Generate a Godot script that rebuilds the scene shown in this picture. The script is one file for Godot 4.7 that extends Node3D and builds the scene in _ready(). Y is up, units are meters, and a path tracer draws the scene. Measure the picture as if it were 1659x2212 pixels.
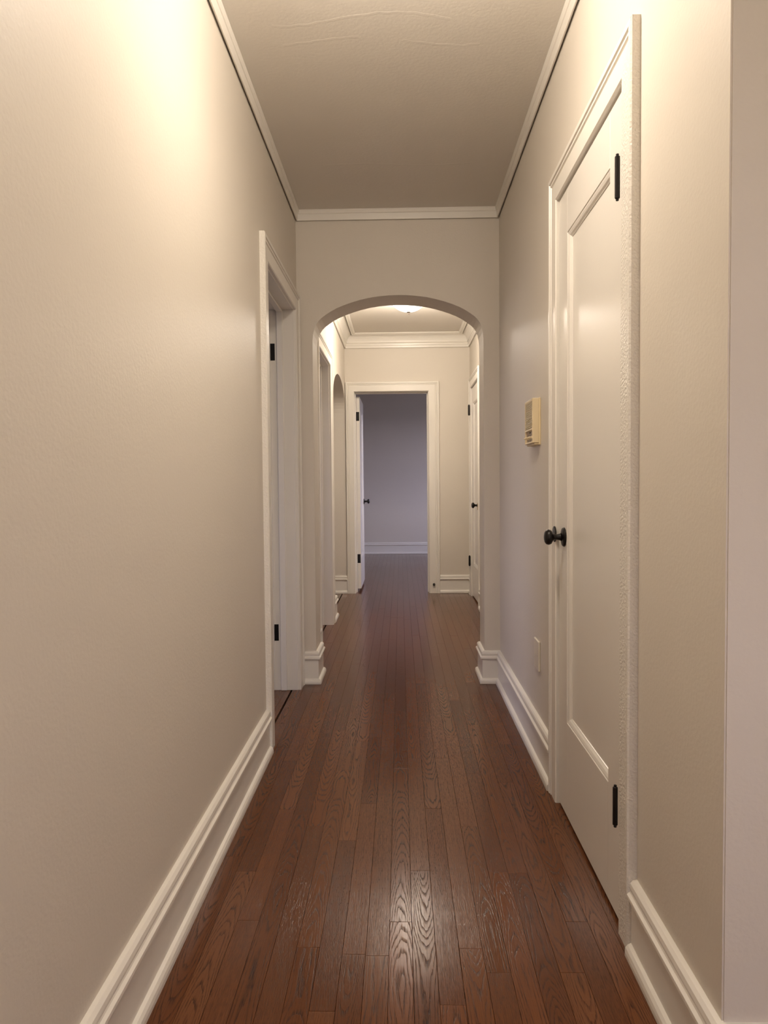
extends Node3D
# A narrow apartment hallway seen along its length. x is right, y is up, and a depth d into the hall is z = -d. Units are metres.

const XL := -0.581          # hall walls
const XR := 0.564
const D_CORNER := 1.288     # where the right wall ends at the wider foyer
const D_ARCH := 4.203       # arch wall, front and back
const D_ARCH_B := 4.44
const FXL := -0.571         # hall beyond the arch
const FXR := 0.724
const D_FAR := 7.685
const D_FAR_B := 7.83
const D_BACK := 12.0        # back wall of the bedroom
const CEIL := 2.69
const TH := 0.14            # partition thickness

var M := {}
var taken := {}
var rng := RandomNumberGenerator.new()


func P(x: float, y: float, d: float) -> Vector3:
	return Vector3(x, y, -d)


func _ready() -> void:
	rng.seed = 4711
	set_camera()
	set_sky()
	make_materials()
	build_floor()
	build_walls()
	build_ceilings()
	build_doors()
	build_baseboards()
	build_crowns()
	build_windows()
	build_lamps()
	build_intercom()
	build_wall_plate()


# ------------------------------------------------------------------ camera, sky, exposure
func set_camera() -> void:
	var yaw := -0.0227
	var pitch := 0.0387
	var roll := 0.0087
	var f := Vector3(sin(yaw) * cos(pitch), -sin(pitch), -cos(yaw) * cos(pitch))
	var r := Vector3(cos(yaw), 0.0, sin(yaw))
	var u := r.cross(f)
	var r2 := r * cos(roll) - u * sin(roll)
	var u2 := r * sin(roll) + u * cos(roll)
	var cam := Camera3D.new()
	cam.name = "camera"
	cam.fov = rad_to_deg(2.0 * atan(1106.0 / 1590.2))
	cam.near = 0.02
	cam.far = 200.0
	cam.transform = Transform3D(Basis(r2, u2, -f), Vector3(0.0, 1.15, 0.0))
	add_child(cam)
	cam.current = true


func set_sky() -> void:
	var sky_m := ProceduralSkyMaterial.new()
	sky_m.sky_top_color = Color(0.66, 0.67, 0.80)
	sky_m.sky_horizon_color = Color(0.80, 0.78, 0.87)
	sky_m.ground_bottom_color = Color(0.30, 0.31, 0.36)
	sky_m.ground_horizon_color = Color(0.48, 0.50, 0.60)
	sky_m.energy_multiplier = 1.0
	var sky := Sky.new()
	sky.sky_material = sky_m
	var e := Environment.new()
	e.background_mode = Environment.BG_SKY
	e.sky = sky
	e.background_energy_multiplier = 9.0
	e.tonemap_mode = Environment.TONE_MAPPER_LINEAR
	e.tonemap_exposure = 1.05
	e.sdfgi_enabled = true
	e.ssao_enabled = true
	e.ssil_enabled = true
	var w := WorldEnvironment.new()
	w.name = "world"
	w.environment = e
	add_child(w)


const LAMP_COLOR := Color(1.0, 0.945, 0.88)
const LAMP_ENERGY := 0.85


# ------------------------------------------------------------------ materials
func seamless(size: int, freq: float, octaves: int, sd: int, kind := FastNoiseLite.TYPE_SIMPLEX_SMOOTH) -> Image:
	var n := FastNoiseLite.new()
	n.noise_type = kind
	n.seed = sd
	n.frequency = freq
	n.fractal_octaves = octaves
	return n.get_seamless_image(size, size)


func normal_of(img: Image, strength: float) -> ImageTexture:
	var im: Image = img.duplicate()
	im.convert(Image.FORMAT_RGBA8)
	im.bump_map_to_normal_map(strength)
	return ImageTexture.create_from_image(im)


func paint(col: Color, rough: float, bump: Texture2D, scale: float, amount: float) -> StandardMaterial3D:
	var m := StandardMaterial3D.new()
	m.albedo_color = col
	m.roughness = rough
	m.metallic_specular = 0.5
	if bump:
		m.uv1_triplanar = true
		m.uv1_world_triplanar = true
		m.uv1_scale = Vector3.ONE * scale
		m.normal_enabled = true
		m.normal_texture = bump
		m.normal_scale = amount
	return m


func make_materials() -> void:
	# plaster: roller stipple plus broad unevenness
	var fine := seamless(1024, 0.045, 3, 11)
	var broad := seamless(1024, 0.006, 3, 12)
	var px := fine.get_data()
	var pb := broad.get_data()
	var st := fine.get_format()
	if st == Image.FORMAT_L8:
		for i in px.size():
			px[i] = clampi(int(px[i] * 0.6 + pb[i] * 0.4), 0, 255)
	var plaster_h := Image.create_from_data(1024, 1024, false, st, px)
	var plaster := normal_of(plaster_h, 6.0)
	var brush := normal_of(seamless(512, 0.03, 3, 31), 5.0)
	M.wall = paint(Color8(219, 211, 198), 0.5, plaster, 1.6, 0.13)
	M.ceiling = paint(Color8(229, 223, 213), 0.7, plaster, 1.1, 0.1)
	M.trim = paint(Color8(234, 229, 219), 0.33, null, 1.0, 0.0)
	M.door = paint(Color8(234, 229, 220), 0.28, null, 1.0, 0.0)
	M.lumpy = paint(Color8(232, 227, 217), 0.38, brush, 6.0, 1.0)
	M.plate = paint(Color8(224, 216, 200), 0.4, null, 1.0, 0.0)
	M.black = paint(Color8(30, 26, 24), 0.3, null, 1.0, 0.0)
	M.black.metallic = 0.4
	M.brass = paint(Color8(178, 142, 80), 0.35, null, 1.0, 0.0)
	M.brass.metallic = 0.9
	M.nickel = paint(Color8(150, 140, 132), 0.3, null, 1.0, 0.0)
	M.nickel.metallic = 0.9
	M.ivory = paint(Color8(226, 208, 170), 0.42, null, 1.0, 0.0)
	M.ivory_pale = paint(Color8(228, 212, 176), 0.4, null, 1.0, 0.0)
	M.panel_tan = paint(Color8(176, 158, 132), 0.5, null, 1.0, 0.0)
	M.ink = paint(Color8(48, 34, 28), 0.7, null, 1.0, 0.0)
	M.subfloor = paint(Color8(34, 22, 16), 0.9, null, 1.0, 0.0)
	var g := StandardMaterial3D.new()
	g.albedo_color = Color(1.0, 0.97, 0.92)
	g.emission_enabled = true
	g.emission = LAMP_COLOR
	g.emission_energy_multiplier = 3.0
	g.roughness = 0.3
	M.glow = g
	var pane := StandardMaterial3D.new()
	pane.albedo_color = Color(0.85, 0.9, 0.95, 0.06)
	pane.transparency = BaseMaterial3D.TRANSPARENCY_ALPHA
	pane.roughness = 0.03
	M.pane = pane
	make_oak()


const LANES := 8
const OAK_LEN := 1.7        # metres of board that the texture covers


func make_oak() -> void:
	# Eight strips of flat- and quarter-sawn oak: growth rings cut at a slant, open pores in the early wood.
	var lw := 128
	var w := lw * LANES
	var h := 2048
	var wob := FastNoiseLite.new()
	wob.seed = 5
	wob.noise_type = FastNoiseLite.TYPE_SIMPLEX_SMOOTH
	wob.frequency = 1.0
	wob.fractal_octaves = 2
	var pore := FastNoiseLite.new()
	pore.seed = 9
	pore.noise_type = FastNoiseLite.TYPE_VALUE
	pore.frequency = 1.0
	pore.fractal_type = FastNoiseLite.FRACTAL_NONE
	var col := PackedByteArray()
	col.resize(w * h * 3)
	var hgt := PackedByteArray()
	hgt.resize(w * h)
	var rg := PackedByteArray()
	rg.resize(w * h)
	for lane in LANES:
		# heart offset across the board, height above the pith, taper along the board, ring pitch
		var flat := lane % 2 == 0
		var c0 := (rng.randf() - 0.5) * 0.03 if flat else (0.12 + rng.randf() * 0.1)
		var d0 := (0.010 + rng.randf() * 0.015) if flat else 0.05
		var slope := (0.020 + rng.randf() * 0.02) if flat else 0.006
		var pitch := 0.0031 if flat else 0.0026
		for y in h:
			var v := float(y) / h * OAK_LEN
			var dn := d0 + slope * v + wob.get_noise_2d(v * 1.6, lane * 7.3) * 0.012
			var cx := c0 + wob.get_noise_2d(v * 1.1, lane * 3.1 + 40.0) * 0.012
			for x in lw:
				var u := (float(x) / lw - 0.5) * 0.0575
				var r := sqrt((u - cx) * (u - cx) + dn * dn)
				r += wob.get_noise_3d(u * 60.0, v * 5.0, lane * 11.0) * 0.0011
				var t := fposmod(r / pitch, 1.0)
				var early := clampf(1.0 - t * 2.6, 0.0, 1.0) + clampf((t - 0.93) * 14.0, 0.0, 1.0)
				var p := pore.get_noise_2d(u * 2600.0, v * 65.0 + lane * 500.0) * 0.5 + 0.5
				var fl := pore.get_noise_2d(u * 900.0 + 300.0, v * 9.0 + lane * 90.0) * 0.5 + 0.5
				var dark := early * smoothstep(0.30, 0.75, p) * 0.85 + early * 0.16 + smoothstep(0.80, 0.97, p) * 0.32 + (fl - 0.5) * 0.34
				dark = clampf(dark, 0.0, 1.0)
				var i := y * w + lane * lw + x
				col[i * 3] = int(lerpf(116.0, 56.0, dark))
				col[i * 3 + 1] = int(lerpf(75.0, 33.0, dark))
				col[i * 3 + 2] = int(lerpf(48.0, 22.0, dark))
				hgt[i] = int(lerpf(215.0, 60.0, dark))
				rg[i] = int(lerpf(150.0, 215.0, dark))
	M.oak = []
	var ct := ImageTexture.create_from_image(Image.create_from_data(w, h, false, Image.FORMAT_RGB8, col))
	var nt := normal_of(Image.create_from_data(w, h, false, Image.FORMAT_L8, hgt), 2.2)
	var rt := ImageTexture.create_from_image(Image.create_from_data(w, h, false, Image.FORMAT_L8, rg))
	for tone in [Color8(246, 242, 238), Color8(240, 234, 230), Color8(242, 232, 225), Color8(234, 227, 223), Color8(236, 226, 219), Color8(228, 220, 215), Color8(222, 210, 203), Color8(216, 204, 197)]:
		var m := StandardMaterial3D.new()
		m.albedo_color = tone
		m.albedo_texture = ct
		m.roughness = 0.24
		m.roughness_texture = rt
		m.roughness_texture_channel = BaseMaterial3D.TEXTURE_CHANNEL_RED
		m.normal_enabled = true
		m.normal_texture = nt
		m.normal_scale = 0.3
		m.metallic_specular = 0.3
		M.oak.append(m)


# ------------------------------------------------------------------ mesh helpers
func new_st() -> SurfaceTool:
	var st := SurfaceTool.new()
	st.begin(Mesh.PRIMITIVE_TRIANGLES)
	return st


func tri(st: SurfaceTool, a: Vector3, b: Vector3, c: Vector3, n: Vector3) -> void:
	# front faces run clockwise seen from n
	var k := (b - a).cross(c - a)
	if k.length_squared() < 1e-18:
		return
	var o := [a, b, c] if k.dot(n) < 0.0 else [a, c, b]
	for v in o:
		st.set_normal(n)
		st.add_vertex(v)


func quad(st: SurfaceTool, a: Vector3, b: Vector3, c: Vector3, d: Vector3, n: Vector3) -> void:
	tri(st, a, b, c, n)
	tri(st, a, c, d, n)


func face(st: SurfaceTool, a: Vector3, b: Vector3, c: Vector3, d: Vector3, outward: Vector3) -> void:
	var n := (c - a).cross(d - b).normalized()
	if n.dot(outward) < 0.0:
		n = -n
	quad(st, a, b, c, d, n)


# a box from lo to hi with chamfered edges
func box(st: SurfaceTool, lo: Vector3, hi: Vector3, bev := 0.0) -> void:
	var c := (lo + hi) * 0.5
	var s := (hi - lo) * 0.5
	s = s.abs()
	var b := minf(bev, minf(s.x, minf(s.y, s.z)) * 0.6)
	for ax in 3:
		var u := (ax + 1) % 3
		var v := (ax + 2) % 3
		for sg in [-1.0, 1.0]:
			var q := []
			for k in [[-1, -1], [1, -1], [1, 1], [-1, 1]]:
				var p := Vector3.ZERO
				p[ax] = sg * s[ax]
				p[u] = k[0] * (s[u] - b)
				p[v] = k[1] * (s[v] - b)
				q.append(c + p)
			var n := Vector3.ZERO
			n[ax] = sg
			quad(st, q[0], q[1], q[2], q[3], n)
	if b <= 0.0:
		return
	for ax in 3:
		var u := (ax + 1) % 3
		var v := (ax + 2) % 3
		for su in [-1.0, 1.0]:
			for sv in [-1.0, 1.0]:
				var pts := []
				for k in [[-1.0, 0], [1.0, 0], [1.0, 1], [-1.0, 1]]:
					var p := Vector3.ZERO
					p[ax] = k[0] * (s[ax] - b)
					p[u] = su * (s[u] - (b if k[1] == 0 else 0.0))
					p[v] = sv * (s[v] - (0.0 if k[1] == 0 else b))
					pts.append(c + p)
				var n := Vector3.ZERO
				n[u] = su
				n[v] = sv
				quad(st, pts[0], pts[1], pts[2], pts[3], n.normalized())
	for sx in [-1.0, 1.0]:
		for sy in [-1.0, 1.0]:
			for sz in [-1.0, 1.0]:
				var k := Vector3(sx, sy, sz)
				tri(st, c + k * Vector3(s.x, s.y - b, s.z - b), c + k * Vector3(s.x - b, s.y, s.z - b), c + k * Vector3(s.x - b, s.y - b, s.z), k.normalized())


# an outline in the plane of u and v, given thickness along n
func slab(st: SurfaceTool, outline: PackedVector2Array, o: Vector3, u: Vector3, v: Vector3, n: Vector3, thick: float) -> void:
	var idx := Geometry2D.triangulate_polygon(outline)
	var at := func(p: Vector2, k: float) -> Vector3: return o + u * p.x + v * p.y + n * k
	for i in range(0, idx.size(), 3):
		tri(st, at.call(outline[idx[i]], 0.0), at.call(outline[idx[i + 1]], 0.0), at.call(outline[idx[i + 2]], 0.0), -n)
		tri(st, at.call(outline[idx[i]], thick), at.call(outline[idx[i + 1]], thick), at.call(outline[idx[i + 2]], thick), n)
	var area := 0.0
	for i in outline.size():
		var a := outline[i]
		var b := outline[(i + 1) % outline.size()]
		area += a.x * b.y - b.x * a.y
	for i in outline.size():
		var a := outline[i]
		var b := outline[(i + 1) % outline.size()]
		var t := (b - a).normalized()
		var m := Vector2(t.y, -t.x) * signf(area)
		face(st, at.call(a, 0.0), at.call(b, 0.0), at.call(b, thick), at.call(a, thick), u * m.x + v * m.y)


# a closed profile (a, b) carried along a path: a is measured along the side normals (mitred at corners), b along axis
func sweep(st: SurfaceTool, prof: PackedVector2Array, path: Array, sides: Array, axis: Vector3, from_seg := 0, to_seg := -1, closed := false) -> void:
	var n := path.size()
	var segs := n if closed else n - 1
	if to_seg < 0:
		to_seg = segs - 1
	var mit := []
	for i in n:
		var s0: Vector3 = sides[(i - 1 + segs) % segs] if (closed or i > 0) else sides[0]
		var s1: Vector3 = sides[i % segs] if (closed or i < n - 1) else sides[segs - 1]
		mit.append(s0 if s0.is_equal_approx(s1) else (s0 + s1) / (1.0 + s0.dot(s1)))
	var area := 0.0
	for j in prof.size():
		var p := prof[j]
		var q := prof[(j + 1) % prof.size()]
		area += p.x * q.y - q.x * p.y
	for i in range(from_seg, to_seg + 1):
		var k := (i + 1) % n
		for j in prof.size():
			var p := prof[j]
			var q := prof[(j + 1) % prof.size()]
			var t := (q - p).normalized()
			var m := Vector2(t.y, -t.x) * signf(area)
			face(st, path[i] + mit[i] * p.x + axis * p.y, path[k] + mit[k] * p.x + axis * p.y, path[k] + mit[k] * q.x + axis * q.y, path[i] + mit[i] * q.x + axis * q.y, sides[i] * m.x + axis * m.y)
	if not closed:
		var idx := Geometry2D.triangulate_polygon(prof)
		for e in [[from_seg, from_seg, -1.0], [to_seg + 1, to_seg, 1.0]]:
			var pi: int = e[0]
			var along: Vector3 = (path[e[1] + 1] - path[e[1]]).normalized() * e[2]
			for t in range(0, idx.size(), 3):
				var c := []
				for z in 3:
					var p: Vector2 = prof[idx[t + z]]
					c.append(path[pi] + mit[pi] * p.x + axis * p.y)
				var nn: Vector3 = (c[1] - c[0]).cross(c[2] - c[0]).normalized()
				tri(st, c[0], c[1], c[2], nn if nn.dot(along) > 0.0 else -nn)


# a profile of (radius, height) turned round axis at o, smooth
func lathe(st: SurfaceTool, prof: Array, o: Vector3, axis: Vector3, steps := 28) -> void:
	var u := axis.cross(Vector3(0.3, 0.7, 0.64)).normalized()
	var v := axis.cross(u).normalized()
	var nrm := []
	for j in prof.size():
		var a: Vector2 = prof[maxi(j - 1, 0)]
		var b: Vector2 = prof[mini(j + 1, prof.size() - 1)]
		var t := (b - a).normalized()
		nrm.append(Vector2(t.y, -t.x))
	for i in steps:
		var a0 := TAU * i / steps
		var a1 := TAU * (i + 1) / steps
		var r0 := u * cos(a0) + v * sin(a0)
		var r1 := u * cos(a1) + v * sin(a1)
		for j in prof.size() - 1:
			var p: Vector2 = prof[j]
			var q: Vector2 = prof[j + 1]
			var vs := [o + r0 * p.x + axis * p.y, o + r1 * p.x + axis * p.y, o + r1 * q.x + axis * q.y, o + r0 * q.x + axis * q.y]
			var ns := [r0 * nrm[j].x + axis * nrm[j].y, r1 * nrm[j].x + axis * nrm[j].y, r1 * nrm[j + 1].x + axis * nrm[j + 1].y, r0 * nrm[j + 1].x + axis * nrm[j + 1].y]
			for t in [[0, 1, 2], [0, 2, 3]]:
				var k: Vector3 = (vs[t[1]] - vs[t[0]]).cross(vs[t[2]] - vs[t[0]])
				if k.length_squared() < 1e-20:
					continue
				var order: Array = t if k.dot(ns[t[0]] + ns[t[1]] + ns[t[2]]) < 0.0 else [t[0], t[2], t[1]]
				for z in order:
					st.set_normal(ns[z].normalized())
					st.add_vertex(vs[z])


func rod(st: SurfaceTool, o: Vector3, axis: Vector3, length: float, r: float, steps := 16) -> void:
	var e := minf(r * 0.35, length * 0.2)
	lathe(st, [Vector2(0, 0), Vector2(r - e, 0), Vector2(r, e), Vector2(r, length - e), Vector2(r - e, length), Vector2(0, length)], o, axis, steps)


func numbered(called: String) -> String:
	var k: int = taken.get(called, 0)
	taken[called] = k + 1
	return called if k == 0 else "%s_%03d" % [called, k]


func obj(called: String, st: SurfaceTool, mat: Material, parent: Node = null) -> MeshInstance3D:
	var o := MeshInstance3D.new()
	o.mesh = st.commit()
	o.material_override = mat
	o.cast_shadow = GeometryInstance3D.SHADOW_CASTING_SETTING_ON
	if parent:
		o.name = called
		parent.add_child(o, true)
	else:
		o.name = numbered(called)
		add_child(o, true)
	return o


func root(called: String, at := Transform3D.IDENTITY) -> Node3D:
	var o := Node3D.new()
	o.name = numbered(called)
	o.transform = at
	add_child(o, true)
	return o


func tag(o: Node, label: String, category: String, kind := "", group := "") -> Node:
	o.set_meta("label", label)
	o.set_meta("category", category)
	if kind:
		o.set_meta("kind", kind)
	if group:
		o.set_meta("group", group)
	return o


func structure(called: String, st: SurfaceTool, mat: Material, label: String, category: String) -> MeshInstance3D:
	var o := obj(called, st, mat)
	tag(o, label, category, "structure")
	return o


# ------------------------------------------------------------------ floor
const BOARD := 0.0575


func board_into(st: SurfaceTool, x0: float, x1: float, d0: float, d1: float) -> void:
	var lane := rng.randi() % LANES
	var fu := rng.randf() < 0.5
	var fv := rng.randf() < 0.5
	var room := maxf(OAK_LEN - (d1 - d0) - 0.02, 0.0)
	var off := rng.randf() * room
	var g := 0.0003
	var b := 0.0005
	var y := rng.randf_range(-0.0003, 0.0002)
	var tilt := rng.randf_range(-0.004, 0.004)
	var uv := func(p: Vector3) -> Vector2:
		var a := clampf((p.x - x0) / BOARD, 0.02, 0.98)
		var l := -p.z - d0 + off
		return Vector2((lane + (1.0 - a if fu else a)) / float(LANES), (OAK_LEN - l if fv else l) / OAK_LEN)
	var q := func(x: float, yy: float, d: float) -> Vector3: return Vector3(x, yy + y + (x - (x0 + x1) * 0.5) * tilt, -d)
	var put := func(a: Vector3, c: Vector3, e: Vector3, f: Vector3, n: Vector3) -> void:
		for t in [[a, c, e], [a, e, f]]:
			var k: Vector3 = (t[1] - t[0]).cross(t[2] - t[0])
			var o: Array = t if k.dot(n) < 0.0 else [t[0], t[2], t[1]]
			for v in o:
				st.set_normal(n)
				st.set_uv(uv.call(v))
				st.add_vertex(v)
	var xa := x0 + g
	var xb := x1 - g
	var da := d0 + g
	var db := d1 - g
	var up := Vector3(-tilt, 1, 0).normalized()
	put.call(q.call(xa + b, 0, da + b), q.call(xb - b, 0, da + b), q.call(xb - b, 0, db - b), q.call(xa + b, 0, db - b), up)
	var lo := -b
	put.call(q.call(xa, lo, da), q.call(xa + b, 0, da + b), q.call(xa + b, 0, db - b), q.call(xa, lo, db), Vector3(-1, 1, 0).normalized())
	put.call(q.call(xb, lo, da), q.call(xb - b, 0, da + b), q.call(xb - b, 0, db - b), q.call(xb, lo, db), Vector3(1, 1, 0).normalized())
	put.call(q.call(xa, lo, da), q.call(xa + b, 0, da + b), q.call(xb - b, 0, da + b), q.call(xb, lo, da), Vector3(0, 1, 1).normalized())
	put.call(q.call(xa, lo, db), q.call(xa + b, 0, db - b), q.call(xb - b, 0, db - b), q.call(xb, lo, db), Vector3(0, 1, -1).normalized())
	var deep := -0.018
	put.call(q.call(xa, lo, da), q.call(xa, deep, da), q.call(xa, deep, db), q.call(xa, lo, db), Vector3(-1, 0, 0))
	put.call(q.call(xb, lo, da), q.call(xb, deep, da), q.call(xb, deep, db), q.call(xb, lo, db), Vector3(1, 0, 0))
	put.call(q.call(xa, lo, da), q.call(xa, deep, da), q.call(xb, deep, da), q.call(xb, lo, da), Vector3(0, 0, 1))
	put.call(q.call(xa, lo, db), q.call(xa, deep, db), q.call(xb, deep, db), q.call(xb, lo, db), Vector3(0, 0, -1))


func build_floor() -> void:
	var st := new_st()
	box(st, P(-3.9, -0.14, -1.9), P(2.5, -0.018, D_BACK + 0.15))
	var fl := structure("floor", st, M.subfloor, "dark brown stained oak strip floor running the length of the hall", "floor")
	var rest := new_st()
	# strips: [from x, to x, from d, to d, each board its own part]
	var zones := [
		[-0.612, 0.742, 1.15, D_FAR_B + 0.02, true],
		[-0.612, 0.482, D_FAR_B + 0.02, D_BACK, true],
		[-3.7, -0.622, 0.9, 6.3, false],
		[-0.612, 1.95, -1.7, 1.15, false],
		[-2.2, -0.622, 6.3, D_BACK, false],
		[0.482, 2.2, D_FAR_B + 0.02, D_BACK, false],
	]
	var count := 0
	for z in zones:
		var x: float = z[0]
		while x < z[1] - 0.01:
			var x1 := minf(x + BOARD, z[1])
			var d: float = z[2]
			var first := true
			while d < z[3] - 0.01:
				var l := rng.randf_range(0.55, 1.5)
				if first:
					l *= rng.randf_range(0.35, 1.0)
					first = false
				var d1: float = minf(d + l, z[3])
				if z[3] - d1 < 0.25:
					d1 = z[3]
				d1 = minf(d1, d + OAK_LEN - 0.03)
				if z[4] and count < 300:
					var b := new_st()
					board_into(b, x, x1, d, d1)
					b.generate_tangents()
					obj("floor_board", b, M.oak[rng.randi() % M.oak.size()], fl)
					count += 1
				else:
					board_into(rest, x, x1, d, d1)
				d = d1
			x = x1
	rest.generate_tangents()
	var r := obj("more_boards", rest, M.oak[1], fl)
	r.set_meta("kind", "stuff")


# ------------------------------------------------------------------ walls
func notched(x0: float, x1: float, top: float, openings: Array) -> PackedVector2Array:
	# outline of a wall from x0 to x1 with openings [from, to, profile of the top as offsets or a height] that reach the floor
	var o := PackedVector2Array([Vector2(x0, 0)])
	for op in openings:
		o.append(Vector2(op[0], 0))
		if op[2] is Array:
			for p in op[2]:
				o.append(p)
		else:
			o.append(Vector2(op[0], op[2]))
			o.append(Vector2(op[1], op[2]))
		o.append(Vector2(op[1], 0))
	o.append(Vector2(x1, 0))
	o.append(Vector2(x1, top))
	o.append(Vector2(x0, top))
	return o


# the basket-handle head of an arch: centre, half width, crown height, as a list of points from left to right
func arch_head(c: float, half: float, crown: float, flat := 1.0) -> Array:
	var shape := [[1.0, -0.283], [0.9995, -0.25], [0.992, -0.212], [0.978, -0.185], [0.957, -0.160], [0.928, -0.140], [0.895, -0.124], [0.85, -0.108], [0.79, -0.089], [0.72, -0.071], [0.64, -0.055], [0.55, -0.040], [0.45, -0.026], [0.34, -0.014], [0.22, -0.006], [0.1, -0.001]]
	var out := []
	for s in shape:
		out.append(Vector2(c - s[0] * half, crown + s[1] * flat))
	out.append(Vector2(c, crown))
	for i in range(shape.size() - 1, -1, -1):
		out.append(Vector2(c + shape[i][0] * half, crown + shape[i][1] * flat))
	return out


# door openings in clear size; the wall is cut 20 mm larger for the jambs
const DOORS := {
	"right": [1.852, 2.607, 2.124],
	"left": [3.205, 4.062, 2.105],
	"far_left": [5.13, 5.955, 2.10],
	"far": [-0.474, 0.292, 2.10],
	"far_right": [6.78, 7.455, 2.10],
}


func cut(k: String) -> Array:
	var a: Array = DOORS[k]
	return [a[0] - 0.02, a[1] + 0.02, a[2] + 0.02]


func build_walls() -> void:
	var up := Vector3.UP
	var into := Vector3(0, 0, -1)
	var st := new_st()
	slab(st, notched(-1.7, D_ARCH_B, CEIL, [cut("left")]), Vector3(XL, 0, 0), into, up, Vector3.LEFT, TH)
	structure("wall_left", st, M.wall, "greige plaster wall on the left of the hall, pierced by one doorway", "wall")
	st = new_st()
	slab(st, notched(D_CORNER, D_ARCH_B, CEIL, [cut("right")]), Vector3(XR, 0, 0), into, up, Vector3.RIGHT, TH)
	structure("wall_right", st, M.wall, "greige plaster wall on the right holding the panelled closet door and intercom", "wall")
	# wall between the hall and the hall beyond, pierced by the arch
	st = new_st()
	slab(st, notched(XL, XR, CEIL, [[-0.493, 0.475, arch_head(-0.009, 0.484, 2.213)]]), P(0, 0, D_ARCH), Vector3.RIGHT, up, into, D_ARCH_B - D_ARCH)
	structure("wall_arch", st, M.wall, "greige plaster wall across the hall with a wide rounded archway", "wall")
	# hall beyond
	st = new_st()
	slab(st, notched(D_ARCH_B, D_FAR, CEIL, [cut("far_left"), [6.335, D_FAR - 0.004, arch_head(7.01, 0.6745, 2.174, 1.15)]]), Vector3(FXL, 0, 0), into, up, Vector3.LEFT, TH)
	structure("wall_far_left", st, M.wall, "lamplit plaster wall beyond the archway with a doorway and a narrow side arch", "wall")
	st = new_st()
	slab(st, notched(D_ARCH_B, D_FAR, CEIL, [cut("far_right")]), Vector3(FXR, 0, 0), into, up, Vector3.RIGHT, TH)
	structure("wall_far_right", st, M.wall, "plaster wall on the right beyond the archway, holding a white closet door", "wall")
	st = new_st()
	slab(st, notched(-2.3, 2.3, CEIL, [cut("far")]), P(0, 0, D_FAR), Vector3.RIGHT, up, into, D_FAR_B - D_FAR)
	structure("wall_far", st, M.wall, "greige plaster end wall of the hall framing the bedroom doorway", "wall")
	# closets behind the two closed doors and the short wall that closes the joint of the two halls
	st = new_st()
	box(st, P(XR + 0.003, 0, D_CORNER - 0.003), P(XR + TH + 0.6, CEIL, D_CORNER))
	box(st, P(XR + TH, 0, D_CORNER), P(XR + TH + 0.6, CEIL, D_CORNER + TH))
	box(st, P(XR + TH, 0, 3.3), P(FXR + TH + 0.6, CEIL, 3.4))
	box(st, P(XR + TH + 0.6, 0, D_CORNER), P(XR + TH + 0.7, CEIL, 3.3))
	structure("wall_closet", st, M.wall, "plaster wall that turns the corner into the foyer beside the closet", "wall")
	st = new_st()
	box(st, P(FXR + TH, 0, 6.4), P(FXR + TH + 0.7, CEIL, 6.5))
	box(st, P(FXR + TH + 0.6, 0, 6.5), P(FXR + TH + 0.7, CEIL, D_FAR))
	box(st, P(XR + TH, 0, D_ARCH), P(FXR + TH, CEIL, D_ARCH_B))
	structure("wall_closet_far", st, M.wall, "plaster walls of the closet behind the white door beyond the archway", "wall")
	# foyer round the camera
	st = new_st()
	box(st, P(XR + TH + 0.6, 0, D_CORNER), P(2.1, CEIL, D_CORNER + TH))
	box(st, P(1.96, 0, -1.7), P(2.1, CEIL, D_CORNER))
	structure("wall_foyer_right", st, M.wall, "plaster wall of the wider foyer behind the hall corner", "wall")
	windowed_wall("wall_foyer_back", P(XL - TH, 0, -1.7), Vector3.RIGHT, 2.1 - XL + TH, Vector3(0, 0, 1), [0.9, 2.0, 0.75, 2.05], "plaster back wall of the foyer with a window")
	# room on the left, bathroom beyond, side passage behind the narrow arch
	windowed_wall("wall_side_room", P(-3.6, 0, 0.9), into, 3.75, Vector3.LEFT, [1.8, 3.5, 0.6, 2.2], "outer wall of the side room with a window")
	st = new_st()
	box(st, P(-3.6, 0, 0.8), P(XL - TH, CEIL, 0.9))
	box(st, P(-3.6, 0, 4.46), P(XL - TH, CEIL, 4.58))
	structure("wall_side_room_end", st, M.wall, "two plaster end walls of the side room beyond the left doorway", "wall")
	windowed_wall("wall_bath", P(-2.6, 0, 4.58), into, 1.72, Vector3.LEFT, [0.2, 1.5, 0.7, 2.2], "outer wall of the small room beyond the archway with a window")
	st = new_st()
	box(st, P(-2.6, 0, 6.19), P(FXL - TH, CEIL, 6.31))
	box(st, P(-2.1, 0, 6.31), P(-2.0, CEIL, D_FAR))
	structure("wall_passage", st, M.wall, "plaster walls of the side passage behind the narrow arch", "wall")
	# bedroom
	st = new_st()
	box(st, P(-2.3, 0, D_BACK), P(2.3, CEIL, D_BACK + 0.14))
	structure("wall_bedroom_back", st, M.wall, "unlit grey back wall of the bedroom beyond the far doorway", "wall")
	st = new_st()
	box(st, P(-2.3, 0, D_FAR_B), P(-2.16, CEIL, D_BACK))
	structure("wall_bedroom_left", st, M.wall, "plaster left wall of the bedroom", "wall")
	windowed_wall("wall_bedroom_right", P(2.16, 0, D_FAR_B), into, D_BACK - D_FAR_B, Vector3.RIGHT, [0.5, 3.6, 0.6, 2.3], "plaster right wall of the bedroom with a window")


var window_spots := []


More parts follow.
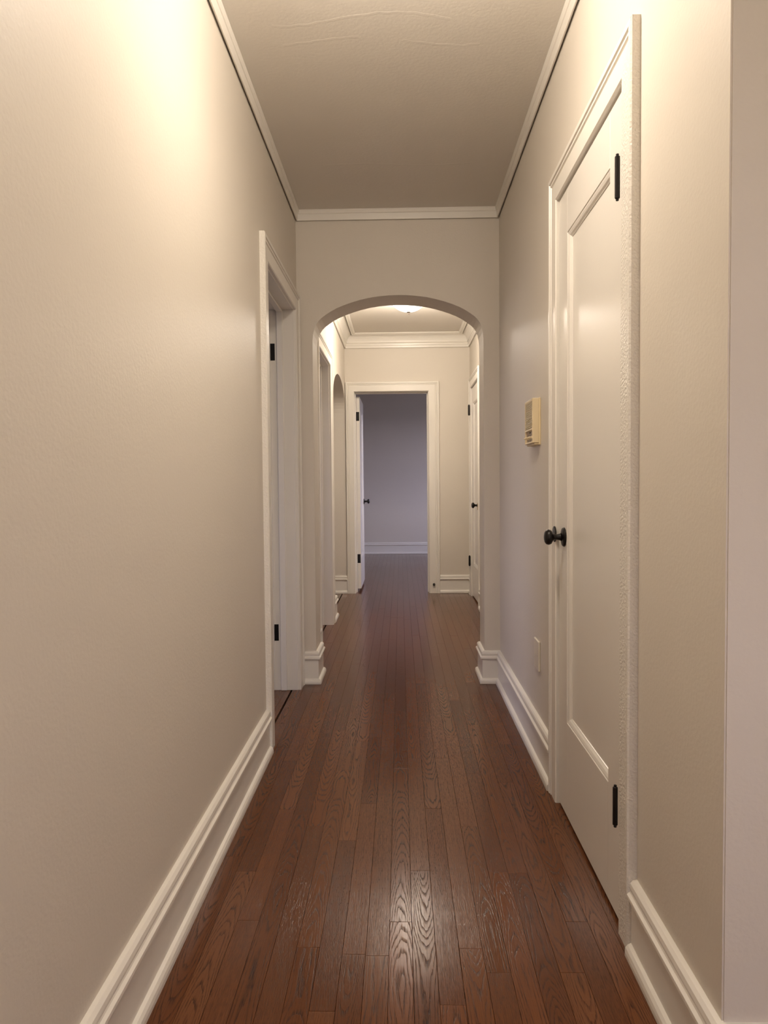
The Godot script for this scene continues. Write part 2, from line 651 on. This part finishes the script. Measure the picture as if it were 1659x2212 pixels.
func windowed_wall(called: String, o: Vector3, along: Vector3, length: float, outw: Vector3, w: Array, label: String) -> void:
	var st := new_st()
	var t := 0.14
	var piece := func(a0: float, a1: float, y0: float, y1: float) -> void:
		slab(st, PackedVector2Array([Vector2(a0, y0), Vector2(a1, y0), Vector2(a1, y1), Vector2(a0, y1)]), o, along, Vector3.UP, outw, t)
	piece.call(0.0, w[0], 0.0, CEIL)
	piece.call(w[1], length, 0.0, CEIL)
	piece.call(w[0], w[1], 0.0, w[2])
	piece.call(w[0], w[1], w[3], CEIL)
	structure(called, st, M.wall, label, "wall")
	window_spots.append([o + along * w[0] + Vector3.UP * w[2], along, w[1] - w[0], w[3] - w[2], outw, label.replace("plaster ", "").replace(" with a window", "")])


func build_windows() -> void:
	for i in window_spots.size():
		var s: Array = window_spots[i]
		var z: Vector3 = -s[4]
		var x: Vector3 = Vector3.UP.cross(z)
		var o: Vector3 = s[0]
		if x.dot(s[1]) < 0.0:
			o = o + s[1] * s[2]
		var r := root("window_%d" % (i + 1), Transform3D(Basis(x, Vector3.UP, z), o))
		tag(r, "white double-hung sash window in the " + s[5], "window", "structure")
		var w: float = s[2]
		var h: float = s[3]
		var st := new_st()
		var prof := PackedVector2Array([Vector2(0, -0.13), Vector2(0.03, -0.13), Vector2(0.03, -0.01), Vector2(0, -0.01)])
		var path := [Vector3.ZERO, Vector3(w, 0, 0), Vector3(w, h, 0), Vector3(0, h, 0)]
		var sides := [Vector3.UP, Vector3.LEFT, Vector3.DOWN, Vector3.RIGHT]
		sweep(st, prof, path, sides, Vector3.BACK, 0, -1, true)
		obj("frame", st, M.trim, r)
		st = new_st()
		sweep(st, CASING, path, [Vector3.DOWN, Vector3.RIGHT, Vector3.UP, Vector3.LEFT], Vector3.BACK, 0, -1, true)
		obj("casing", st, M.trim, r)
		for k in 2:
			var y0 := 0.03 + k * (h - 0.06) * 0.5
			var y1 := y0 + (h - 0.06) * 0.5
			st = new_st()
			var sp := [Vector3(0.03, y0, 0), Vector3(w - 0.03, y0, 0), Vector3(w - 0.03, y1, 0), Vector3(0.03, y1, 0)]
			var zz := -0.06 - k * 0.035
			sweep(st, PackedVector2Array([Vector2(0, zz), Vector2(0.045, zz), Vector2(0.045, zz + 0.033), Vector2(0, zz + 0.033)]), sp, sides, Vector3.BACK, 0, -1, true)
			var sash := obj("sash", st, M.trim, r)
			st = new_st()
			var a := 0.03 + 0.045
			quad(st, Vector3(a, y0 + 0.045, zz + 0.016), Vector3(w - a, y0 + 0.045, zz + 0.016), Vector3(w - a, y1 - 0.045, zz + 0.016), Vector3(a, y1 - 0.045, zz + 0.016), Vector3.BACK)
			obj("pane", st, M.pane, sash)


func build_ceilings() -> void:
	var st := new_st()
	box(st, P(XL - TH, CEIL, -1.85), P(2.1, CEIL + 0.12, D_ARCH_B))
	var hall := structure("ceiling", st, M.ceiling, "uneven greige plaster ceiling of the hall", "ceiling")
	# old cracks, filled and painted over, stand as low ridges across the plaster
	for c in [[2.50, -0.42, 0.20, 0.03], [2.62, -0.40, -0.10, 0.02], [2.63, 0.02, 0.30, 0.03], [3.62, -0.36, 0.40, 0.015]]:
		var path := []
		var sides := []
		var x: float = c[1]
		while x < c[2]:
			path.append(P(x, CEIL, c[0] + c[3] * sin(x * 9.0 + c[0] * 7.0) + rng.randf_range(-0.004, 0.004)))
			x += 0.03
		for i in path.size() - 1:
			var t: Vector3 = (path[i + 1] - path[i]).normalized()
			sides.append(t.cross(Vector3.UP))
		st = new_st()
		sweep(st, PackedVector2Array([Vector2(-0.014, 0.001), Vector2(-0.006, -0.0003), Vector2(0.004, -0.00035), Vector2(0.014, 0.001)]), path, sides, Vector3.UP)
		obj("crack_ridge", st, M.ceiling, hall)
	st = new_st()
	box(st, P(FXL - TH, CEIL, D_ARCH_B), P(2.3, CEIL + 0.12, D_BACK + 0.14))
	structure("ceiling", st, M.ceiling, "plaster ceiling beyond the archway round the lit dome lamp", "ceiling")
	st = new_st()
	box(st, P(-3.75, CEIL, 0.8), P(XL - TH, CEIL + 0.12, D_BACK + 0.14))
	structure("ceiling", st, M.ceiling, "plaster ceiling of the side rooms left of the hall", "ceiling")


# ------------------------------------------------------------------ doors
var CASING := PackedVector2Array([Vector2(0.004, 0), Vector2(0.004, 0.014), Vector2(0.008, 0.018), Vector2(0.066, 0.018), Vector2(0.069, 0.0145), Vector2(0.0715, 0.0145), Vector2(0.074, 0.0205), Vector2(0.081, 0.0205), Vector2(0.084, 0.017), Vector2(0.0865, 0.024), Vector2(0.100, 0.024), Vector2(0.104, 0.020), Vector2(0.104, 0)])


func casing(r: Node3D, w: float, h: float, z: float, out: Vector3, left := 1.0, right := 1.0, mats := []) -> void:
	var path := [Vector3(0, 0, z), Vector3(0, h, z), Vector3(w, h, z), Vector3(w, 0, z)]
	var names := ["casing_side", "casing_head", "casing_side"]
	# side boards may be cut narrower or wider than the head; the mitres follow
	var sides := [Vector3.LEFT * left, Vector3.UP, Vector3.RIGHT * right]
	for k in 3:
		var st := new_st()
		sweep(st, CASING, path, sides, out, k, k)
		obj(names[k], st, mats[k] if mats.size() else M.trim, r)


# jambs, head and stops lining the opening. Local x runs along the wall, z out of the wall face, the wall lies behind z = 0
func lining(r: Node3D, w: float, h: float, depth: float, stop_z: float) -> void:
	for s in [[-0.02, 0.0, 1], [w, w + 0.02, -1]]:
		var st := new_st()
		box(st, Vector3(s[0], 0, -depth), Vector3(s[1], h + 0.02, 0.0), 0.001)
		var j := obj("jamb", st, M.trim, r)
		if stop_z < 0.0:
			st = new_st()
			var a: float = s[1] if s[2] == 1 else s[0]
			box(st, Vector3(minf(a, a + 0.012 * s[2]), 0, stop_z - 0.035), Vector3(maxf(a, a + 0.012 * s[2]), h, stop_z), 0.003)
			obj("door_stop", st, M.trim, j)
	var st2 := new_st()
	box(st2, Vector3(0, h, -depth), Vector3(w, h + 0.02, 0.0), 0.001)
	var hd := obj("head_jamb", st2, M.trim, r)
	if stop_z < 0.0:
		st2 = new_st()
		box(st2, Vector3(0.012, h - 0.012, stop_z - 0.035), Vector3(w - 0.012, h, stop_z), 0.003)
		obj("door_stop", st2, M.trim, hd)


# a one-panel door leaf: x 0..w, y y0..h, front face at z = 0, panel recessed on both faces
func leaf(r: Node3D, w: float, y0: float, h: float, ml: float, mr: float, p0: float, p1: float, t := 0.036) -> Node3D:
	var d := Node3D.new()
	d.name = "leaf"
	r.add_child(d, true)
	var bv := 0.0012
	var st := new_st()
	box(st, Vector3(0, y0, -t), Vector3(ml, h, 0), bv)
	obj("stile", st, M.door, d)
	st = new_st()
	box(st, Vector3(w - mr, y0, -t), Vector3(w, h, 0), bv)
	obj("stile", st, M.door, d)
	st = new_st()
	box(st, Vector3(ml, p1, -t), Vector3(w - mr, h, 0), bv)
	obj("rail", st, M.door, d)
	st = new_st()
	box(st, Vector3(ml, y0, -t), Vector3(w - mr, p0, 0), bv)
	obj("rail", st, M.door, d)
	st = new_st()
	box(st, Vector3(ml, p0, -t + 0.014), Vector3(w - mr, p1, -0.014))
	obj("panel", st, M.door, d)
	st = new_st()
	var path := [Vector3(ml, p0, 0), Vector3(w - mr, p0, 0), Vector3(w - mr, p1, 0), Vector3(ml, p1, 0)]
	var sides := [Vector3.UP, Vector3.LEFT, Vector3.DOWN, Vector3.RIGHT]
	sweep(st, PackedVector2Array([Vector2(0, -0.016), Vector2(0, -0.002), Vector2(0.005, -0.003), Vector2(0.012, -0.006), Vector2(0.017, -0.0105), Vector2(0.019, -0.0115), Vector2(0.021, -0.016)]), path, sides, Vector3.BACK, 0, -1, true)
	sweep(st, PackedVector2Array([Vector2(0, -t + 0.016), Vector2(0, -t + 0.002), Vector2(0.012, -t + 0.006), Vector2(0.019, -t + 0.0115), Vector2(0.021, -t + 0.016)]), path, sides, Vector3.BACK, 0, -1, true)
	obj("panel_moulding", st, M.door, d)
	return d


func knob(r: Node3D, at: Vector3, out: Vector3, mat: Material = null) -> void:
	if mat == null:
		mat = M.black
	var k := Node3D.new()
	k.name = "knob"
	r.add_child(k, true)
	var st := new_st()
	lathe(st, [Vector2(0.0, 0.0), Vector2(0.033, 0.0), Vector2(0.033, 0.003), Vector2(0.030, 0.007), Vector2(0.022, 0.009), Vector2(0.015, 0.011), Vector2(0.0, 0.011)], at, out)
	obj("rosette", st, mat, k)
	st = new_st()
	lathe(st, [Vector2(0.0, 0.010), Vector2(0.014, 0.010), Vector2(0.0115, 0.016), Vector2(0.0095, 0.026), Vector2(0.0105, 0.036), Vector2(0.016, 0.041), Vector2(0.0235, 0.045), Vector2(0.0262, 0.051), Vector2(0.0265, 0.055), Vector2(0.0245, 0.061), Vector2(0.0185, 0.066), Vector2(0.009, 0.0685), Vector2(0.0, 0.069)], at, out)
	obj("grip", st, mat, k)


func hinge(r: Node3D, at: Vector3, length := 0.1, radius := 0.006) -> void:
	var st := new_st()
	rod(st, at + Vector3.DOWN * length * 0.5, Vector3.UP, length, radius)
	var hg := obj("hinge", st, M.black, r)
	st = new_st()
	rod(st, at + Vector3.UP * length * 0.5, Vector3.UP, 0.005, radius * 0.6, 10)
	rod(st, at + Vector3.DOWN * (length * 0.5 + 0.005), Vector3.UP, 0.005, radius * 0.6, 10)
	obj("pin", st, M.black, hg)


func plate_part(r: Node3D, called: String, lo: Vector3, hi: Vector3, mat: Material, bev := 0.001) -> MeshInstance3D:
	var st := new_st()
	box(st, lo, hi, bev)
	return obj(called, st, mat, r)


func build_doors() -> void:
	# closet door in the right wall: local x runs towards the camera, z out into the hall
	var a: Array = DOORS.right
	var w: float = a[1] - a[0]
	var h: float = a[2]
	var r := root("door_1", Transform3D(Basis(Vector3(0, 0, 1), Vector3.UP, Vector3.LEFT), P(XR, 0, a[1])))
	tag(r, "white one-panel closet door with black knob in the right wall beside the intercom", "door", "structure")
	casing(r, w, h, 0.0, Vector3.BACK, 1.0, 0.92, [M.trim, M.trim, M.lumpy])
	lining(r, w, h, TH, -0.03)
	var d := leaf(r, w - 0.006, 0.012, h - 0.004, 0.124, 0.130, 0.334, 1.974)
	d.position = Vector3(0.003, 0, 0.006)
	knob(r, Vector3(0.085, 0.962, 0.006), Vector3.BACK)
	hinge(r, Vector3(w - 0.001, 1.897, 0.025), 0.104, 0.0064)
	hinge(r, Vector3(w - 0.001, 0.326, 0.025), 0.1, 0.0064)
	var st := new_st()
	lathe(st, [Vector2(0, 0), Vector2(0.028, 0), Vector2(0.028, 0.003), Vector2(0.025, 0.0045), Vector2(0, 0.0045)], Vector3(-0.012, 0.966, 0.018), Vector3.BACK, 24)
	obj("strike_plate", st, M.black, r)
	# doorway in the left wall, its door swung into the side room
	a = DOORS.left
	w = a[1] - a[0]
	h = a[2]
	r = root("door_2", Transform3D(Basis(Vector3(0, 0, -1), Vector3.UP, Vector3.RIGHT), P(XL, 0, a[0])))
	tag(r, "open doorway with white casing in the left wall, its door swung into the side room", "door", "structure")
	casing(r, w, h, 0.0, Vector3.BACK, 1.0, 1.15, [M.lumpy, M.trim, M.trim])
	casing(r, w, h, -TH, Vector3.FORWARD)
	lining(r, w, h, TH, -0.058)
	d = leaf(r, w - 0.01, 0.012, h - 0.006, 0.11, 0.11, 0.35, 1.96)
	d.transform = Transform3D(Basis(Vector3(0, 0, -1), Vector3.UP, Vector3.LEFT), Vector3(w - 0.014, 0, -TH + 0.012))
	for y in [1.877, 0.325]:
		var hg := plate_part(r, "hinge", Vector3(w - 0.0025, y - 0.046, -0.135), Vector3(w + 0.0005, y + 0.046, -0.104), M.black)
		st = new_st()
		rod(st, Vector3(w - 0.006, y - 0.046, -0.138), Vector3.UP, 0.092, 0.006)
		obj("barrel", st, M.black, hg)
	knob(r, Vector3(w - 0.014, 0.96, -TH - 0.78), Vector3.LEFT)
	# doorway in the left wall beyond the arch
	a = DOORS.far_left
	w = a[1] - a[0]
	h = a[2]
	r = root("door_3", Transform3D(Basis(Vector3(0, 0, -1), Vector3.UP, Vector3.RIGHT), P(FXL, 0, a[0])))
	tag(r, "open white-cased doorway beyond the archway, beside the narrow arch", "door", "structure")
	casing(r, w, h, 0.0, Vector3.BACK)
	casing(r, w, h, -TH, Vector3.FORWARD)
	lining(r, w, h, TH, -0.058)
	# bedroom doorway at the end of the hall, door open inwards
	a = DOORS.far
	w = a[1] - a[0]
	h = a[2]
	r = root("door_4", Transform3D(Basis(Vector3.RIGHT, Vector3.UP, Vector3.BACK), P(a[0], 0, D_FAR)))
	tag(r, "open white bedroom door in a cased doorway at the end of the hall", "door", "structure")
	casing(r, w, h, 0.0, Vector3.BACK, 0.87, 1.1)
	casing(r, w, h, -(D_FAR_B - D_FAR), Vector3.FORWARD)
	lining(r, w, h, D_FAR_B - D_FAR, -0.055)
	var lw := w - 0.008
	d = leaf(r, lw, 0.03, h - 0.03, 0.11, 0.11, 0.35, 1.95)
	d.transform = Transform3D(Basis(Vector3(0, 0, -1), Vector3.UP, Vector3.RIGHT), Vector3(0.047, 0, -(D_FAR_B - D_FAR) + 0.006))
	knob(r, Vector3(0.047, 0.945, -0.139 - lw + 0.065), Vector3.RIGHT)
	for y in [1.862, 0.352]:
		var hp := plate_part(r, "hinge", Vector3(0.006, y - 0.047, -0.138), Vector3(0.042, y + 0.047, -0.1365), M.black, 0.0005)
		st = new_st()
		rod(st, Vector3(0.005, y - 0.047, -0.14), Vector3.UP, 0.094, 0.006)
		obj("barrel", st, M.black, hp)
	# rubber bumper low on the right side board
	st = new_st()
	lathe(st, [Vector2(0, 0), Vector2(0.013, 0), Vector2(0.013, 0.012), Vector2(0.009, 0.02), Vector2(0.004, 0.021), Vector2(0, 0.021)], Vector3(w + 0.05, 0.093, 0.018), Vector3.BACK, 20)
	var bumper := obj("bumper", st, M.black, r)
	st = new_st()
	lathe(st, [Vector2(0, 0), Vector2(0.004, 0), Vector2(0.003, 0.002), Vector2(0, 0.002)], Vector3(w + 0.05, 0.093, 0.039), Vector3.BACK, 12)
	obj("screw", st, M.nickel, bumper)
	# closet door on the right beyond the arch
	a = DOORS.far_right
	w = a[1] - a[0]
	h = a[2]
	r = root("door_5", Transform3D(Basis(Vector3(0, 0, 1), Vector3.UP, Vector3.LEFT), P(FXR, 0, a[1])))
	tag(r, "closed white closet door with black hinges on the right beyond the archway", "door", "structure")
	casing(r, w, h, 0.0, Vector3.BACK)
	lining(r, w, h, TH, -0.03)
	d = leaf(r, w - 0.006, 0.014, h - 0.004, 0.11, 0.13, 0.33, 1.94)
	d.position = Vector3(0.003, 0, 0.0)
	knob(r, Vector3(w - 0.06, 0.94, 0.0), Vector3.BACK)
	hinge(r, Vector3(0.0, 1.88, 0.03), 0.1, 0.010)
	hinge(r, Vector3(0.0, 0.36, 0.03), 0.1, 0.010)
	plate_part(r, "strike_plate", Vector3(w + 0.004, 0.90, 0.018), Vector3(w + 0.03, 0.965, 0.021), M.brass)


# ------------------------------------------------------------------ baseboards and crowns
var BASE := PackedVector2Array([Vector2(0, 0.001), Vector2(0.029, 0.001), Vector2(0.029, 0.012), Vector2(0.027, 0.021), Vector2(0.022, 0.028), Vector2(0.014, 0.032), Vector2(0.0135, 0.136), Vector2(0.020, 0.139), Vector2(0.025, 0.146), Vector2(0.0245, 0.153), Vector2(0.018, 0.158), Vector2(0.0165, 0.162), Vector2(0.0185, 0.171), Vector2(0.0165, 0.180), Vector2(0.010, 0.187), Vector2(0.0, 0.189)])


func base_run(called: String, pts: Array, sides: Array, label: String) -> void:
	# each straight length is a board of its own, mitred at the corners
	if pts.size() == 2:
		var st := new_st()
		sweep(st, BASE, pts, sides, Vector3.UP)
		structure(called, st, M.trim, label, "baseboard")
		return
	var r := root(called)
	tag(r, label, "baseboard", "structure")
	for k in pts.size() - 1:
		var st := new_st()
		sweep(st, BASE, pts, sides, Vector3.UP, k, k)
		obj("board", st, M.trim, r)


func build_baseboards() -> void:
	var rt := Vector3.RIGHT
	var lf := Vector3.LEFT
	var tow := Vector3(0, 0, 1)
	var awy := Vector3(0, 0, -1)
	var l0: float = DOORS.left[0] - 0.104
	base_run("baseboard_left", [P(XL, 0, -1.7), P(XL, 0, l0)], [rt], "white moulded baseboard along the left wall up to the open doorway")
	base_run("baseboard_arch_left", [P(XL, 0, D_ARCH), P(-0.493, 0, D_ARCH), P(-0.493, 0, D_ARCH_B), P(FXL, 0, D_ARCH_B), P(FXL, 0, DOORS.far_left[0] - 0.104)], [tow, rt, awy, rt], "white baseboard wrapping the left foot of the archway")
	base_run("baseboard_right", [P(XR, 0, DOORS.right[1] + 0.104), P(XR, 0, D_ARCH), P(0.475, 0, D_ARCH), P(0.475, 0, D_ARCH_B), P(FXR, 0, D_ARCH_B), P(FXR, 0, DOORS.far_right[0] - 0.104)], [lf, tow, lf, awy, lf], "white baseboard from the closet door round the right foot of the archway")
	base_run("baseboard_right_near", [P(XR, 0, DOORS.right[0] - 0.096), P(XR, 0, D_CORNER), P(1.96, 0, D_CORNER), P(1.96, 0, -1.7)], [lf, tow, lf], "white baseboard between the closet door and the wall corner")
	base_run("baseboard_far_left", [P(FXL, 0, DOORS.far_left[1] + 0.104), P(FXL, 0, 6.335), P(FXL - TH, 0, 6.335)], [rt, awy], "short white baseboard wrapping the foot of the narrow side arch")
	base_run("baseboard_far_passage", [P(-2.0, 0, D_FAR), P(DOORS.far[0] - 0.09, 0, D_FAR)], [tow], "white baseboard seen through the narrow arch left of the bedroom door")
	base_run("baseboard_far", [P(DOORS.far[1] + 0.115, 0, D_FAR), P(FXR, 0, D_FAR), P(FXR, 0, DOORS.far_right[1] + 0.104)], [tow, lf], "short white baseboard right of the bedroom doorway")
	base_run("baseboard_bedroom", [P(-2.16, 0, D_FAR_B), P(-2.16, 0, D_BACK), P(2.16, 0, D_BACK), P(2.16, 0, D_FAR_B)], [rt, tow, lf], "white baseboard along the back wall of the bedroom")


func build_crowns() -> void:
	var rt := Vector3.RIGHT
	var lf := Vector3.LEFT
	var tow := Vector3(0, 0, 1)
	var awy := Vector3(0, 0, -1)
	# the near hall: a plain board and a small bead, standing a little off the uneven plaster
	var prof := PackedVector2Array([Vector2(0.0065, 2.633), Vector2(0.012, 2.631), Vector2(0.0135, 2.633), Vector2(0.0165, 2.664), Vector2(0.0155, 2.667), Vector2(0.019, 2.669), Vector2(0.024, 2.682), Vector2(0.024, 2.6895), Vector2(0.0065, 2.6895)])
	var pts := [P(XL, 0, -1.7), P(XL, 0, D_ARCH), P(XR, 0, D_ARCH), P(XR, 0, D_CORNER), P(1.96, 0, D_CORNER), P(1.96, 0, -1.7)]
	var sides := [rt, tow, lf, tow, lf]
	var r := root("trim_1")
	tag(r, "narrow white crown moulding round the near hall ceiling", "moulding", "structure")
	for k in pts.size() - 1:
		var st := new_st()
		sweep(st, prof, pts, sides, Vector3.UP, k, k)
		obj("board", st, M.trim, r)
	# the hall beyond: a deep cove and a second moulding on the ceiling
	prof = PackedVector2Array([Vector2(0.003, 2.553), Vector2(0.013, 2.551), Vector2(0.015, 2.553), Vector2(0.016, 2.573), Vector2(0.0135, 2.575), Vector2(0.019, 2.579), Vector2(0.0205, 2.594), Vector2(0.0175, 2.596), Vector2(0.024, 2.600), Vector2(0.0275, 2.607), Vector2(0.030, 2.622), Vector2(0.037, 2.641), Vector2(0.049, 2.659), Vector2(0.063, 2.671), Vector2(0.073, 2.675), Vector2(0.073, 2.6895), Vector2(0.003, 2.6895)])
	var prof2 := PackedVector2Array([Vector2(0.081, 2.6895), Vector2(0.081, 2.670), Vector2(0.084, 2.668), Vector2(0.096, 2.673), Vector2(0.098, 2.676), Vector2(0.101, 2.674), Vector2(0.113, 2.679), Vector2(0.118, 2.684), Vector2(0.118, 2.6895)])
	pts = [P(FXL, 0, D_ARCH_B), P(FXL, 0, D_FAR), P(FXR, 0, D_FAR), P(FXR, 0, D_ARCH_B)]
	sides = [rt, tow, lf, awy]
	var cv := root("trim_2")
	tag(cv, "deep white cove moulding round the ceiling beyond the archway", "moulding", "structure")
	var pm := root("trim_3")
	tag(pm, "slim white moulding on the ceiling framing the lit dome lamp", "moulding", "structure")
	for k in 4:
		var st := new_st()
		sweep(st, prof, pts, sides, Vector3.UP, k, k, true)
		obj("board", st, M.trim, cv)
		st = new_st()
		sweep(st, prof2, pts, sides, Vector3.UP, k, k, true)
		obj("board", st, M.trim, pm)


# ------------------------------------------------------------------ lamps
func build_lamps() -> void:
	var lamp := root("ceiling_lamp")
	tag(lamp, "glowing white glass dome ceiling lamp beyond the archway", "lamp", "", "dome ceiling lamps of the hall")
	var st := new_st()
	lathe(st, [Vector2(0, 0), Vector2(0.155, 0), Vector2(0.158, -0.006), Vector2(0.155, -0.02), Vector2(0.148, -0.024), Vector2(0, -0.024)], Vector3.ZERO, Vector3.UP, 48)
	obj("canopy", st, M.nickel, lamp)
	st = new_st()
	var dome := []
	for i in 17:
		var t := float(i) / 16.0 * PI * 0.5
		dome.append(Vector2(0.145 * cos(t), -0.022 - 0.108 * pow(sin(t), 1.0)))
	dome[16] = Vector2(0.0, -0.13)
	lathe(st, dome, Vector3.ZERO, Vector3.UP, 48)
	obj("lamp_glass", st, M.glow, lamp)
	st = new_st()
	lathe(st, [Vector2(0, -0.127), Vector2(0.009, -0.128), Vector2(0.0165, -0.132), Vector2(0.015, -0.136), Vector2(0.005, -0.139), Vector2(0.003, -0.143), Vector2(0.006, -0.147), Vector2(0.0045, -0.152), Vector2(0, -0.154)], Vector3.ZERO, Vector3.UP, 20)
	obj("finial", st, M.nickel, lamp)
	# the bulb's light all round, and the stronger light that the dome throws down
	var l := OmniLight3D.new()
	l.name = "bulb_light"
	l.light_color = LAMP_COLOR
	l.light_energy = LAMP_ENERGY
	l.light_size = 0.09
	l.omni_range = 20.0
	l.omni_attenuation = 2.0
	l.shadow_enabled = true
	l.position = Vector3(0, -0.085, 0)
	lamp.add_child(l)
	var down := SpotLight3D.new()
	down.name = "dome_light"
	down.light_color = LAMP_COLOR
	down.light_energy = LAMP_ENERGY * 0.75
	down.light_size = 0.09
	down.spot_range = 20.0
	down.spot_attenuation = 2.0
	down.spot_angle = 88.0
	down.spot_angle_attenuation = 1.0
	down.shadow_enabled = true
	down.rotation_degrees.x = -90.0
	down.position = Vector3(0, -0.085, 0)
	lamp.add_child(down)
	lamp.position = P(0.078, CEIL, 6.12)
	var near: Node3D = lamp.duplicate()
	near.name = numbered("ceiling_lamp")
	add_child(near)
	near.position = P(-0.01, CEIL, 1.86)
	near.set_meta("label", "glowing white glass dome ceiling lamp above the closet door")
	var foyer: Node3D = lamp.duplicate()
	foyer.name = numbered("ceiling_lamp")
	add_child(foyer)
	foyer.position = P(0.65, CEIL, -0.95)
	foyer.set_meta("label", "glowing white glass dome ceiling lamp of the foyer")
	for k in lamp.get_children():
		if k is Light3D:
			k.light_energy *= 1.3
	for k in near.get_children():
		if k is Light3D:
			k.light_energy *= 0.8
	for k in foyer.get_children():
		if k is Light3D:
			k.light_energy *= 1.0


# ------------------------------------------------------------------ intercom and wall plate
func build_intercom() -> void:
	# local x towards the camera, z out of the right wall; the origin is the far lower corner
	var w := 0.178
	var h := 0.185
	var r := root("intercom", Transform3D(Basis(Vector3(0, 0, 1), Vector3.UP, Vector3.LEFT), P(XR, 1.302, 3.152)))
	tag(r, "yellowed ivory plastic intercom station with slatted grille on the right wall", "intercom")
	var st := new_st()
	box(st, Vector3(-0.002, -0.002, 0), Vector3(w + 0.002, h + 0.002, 0.008), 0.002)
	obj("back_plate", st, M.ivory, r)
	# housing: sides and the frame round grille and controls
	st = new_st()
	box(st, Vector3(0, 0.006, 0.007), Vector3(w, h, 0.024), 0.002)
	box(st, Vector3(0, 0.006, 0.02), Vector3(0.008, h, 0.034), 0.002)
	box(st, Vector3(w - 0.008, 0.006, 0.02), Vector3(w, h, 0.034), 0.002)
	box(st, Vector3(0.006, h - 0.012, 0.02), Vector3(w - 0.006, h, 0.034), 0.002)
	box(st, Vector3(0.006, 0.058, 0.02), Vector3(w - 0.006, 0.064, 0.034), 0.0015)
	box(st, Vector3(0.006, 0.006, 0.02), Vector3(w - 0.006, 0.012, 0.034), 0.0015)
	obj("housing", st, M.ivory, r)
	st = new_st()
	box(st, Vector3(0.007, 0.063, 0.0235), Vector3(w - 0.007, h - 0.011, 0.0245))
	obj("grille_backing", st, M.ink, r)
	var n := 19
	for i in n:
		st = new_st()
		var y := 0.066 + i * (h - 0.014 - 0.066) / (n - 1)
		box(st, Vector3(0.006, y - 0.0016, 0.024), Vector3(w - 0.006, y + 0.0016, 0.0335), 0.0008)
		obj("slat", st, M.ivory_pale, r)
	st = new_st()
	box(st, Vector3(0.007, 0.011, 0.0235), Vector3(w - 0.007, 0.059, 0.027))
	var panel := obj("control_panel", st, M.panel_tan, r)
	st = new_st()
	box(st, Vector3(w * 0.5 - 0.014, 0.049, 0.0268), Vector3(w * 0.5 + 0.014, 0.054, 0.0274))
	obj("maker_mark", st, M.ink, panel)
	for i in 3:
		var x := 0.042 + i * 0.047
		st = new_st()
		box(st, Vector3(x - 0.009, 0.026, 0.026), Vector3(x + 0.009, 0.036, 0.031), 0.001)
		box(st, Vector3(x - 0.006, 0.027, 0.03), Vector3(x + 0.006, 0.0325, 0.045), 0.0015)
		obj("lever", st, M.ivory_pale, r)
		st = new_st()
		box(st, Vector3(x - 0.007, 0.039, 0.0268), Vector3(x + 0.002, 0.0425, 0.0274))
		box(st, Vector3(x + 0.004, 0.040, 0.0268), Vector3(x + 0.008, 0.045, 0.0274))
		obj("symbol", st, M.ink, panel)
		st = new_st()
		box(st, Vector3(x - 0.006, 0.0155, 0.0268), Vector3(x + 0.006, 0.0235, 0.0274))
		obj("symbol", st, M.ink, panel)
	st = new_st()
	box(st, Vector3(0.004, -0.001, 0.004), Vector3(w - 0.004, 0.007, 0.026), 0.002)
	obj("lower_lip", st, M.ivory, r)


func build_wall_plate() -> void:
	var r := root("wall_plate", Transform3D(Basis(Vector3(0, 0, 1), Vector3.UP, Vector3.LEFT), P(XR, 0.378, 3.085)))
	tag(r, "blank painted cover plate low on the right wall above the baseboard", "wall plate")
	var st := new_st()
	box(st, Vector3(0, 0, 0), Vector3(0.105, 0.123, 0.009), 0.005)
	obj("plate", st, M.plate, r)
	for x in [0.03, 0.075]:
		st = new_st()
		lathe(st, [Vector2(0, 0.010), Vector2(0.0035, 0.010), Vector2(0.004, 0.0085), Vector2(0.004, 0.008)], Vector3(x, 0.0615, 0), Vector3.BACK, 12)
		obj("screw", st, M.plate, r)
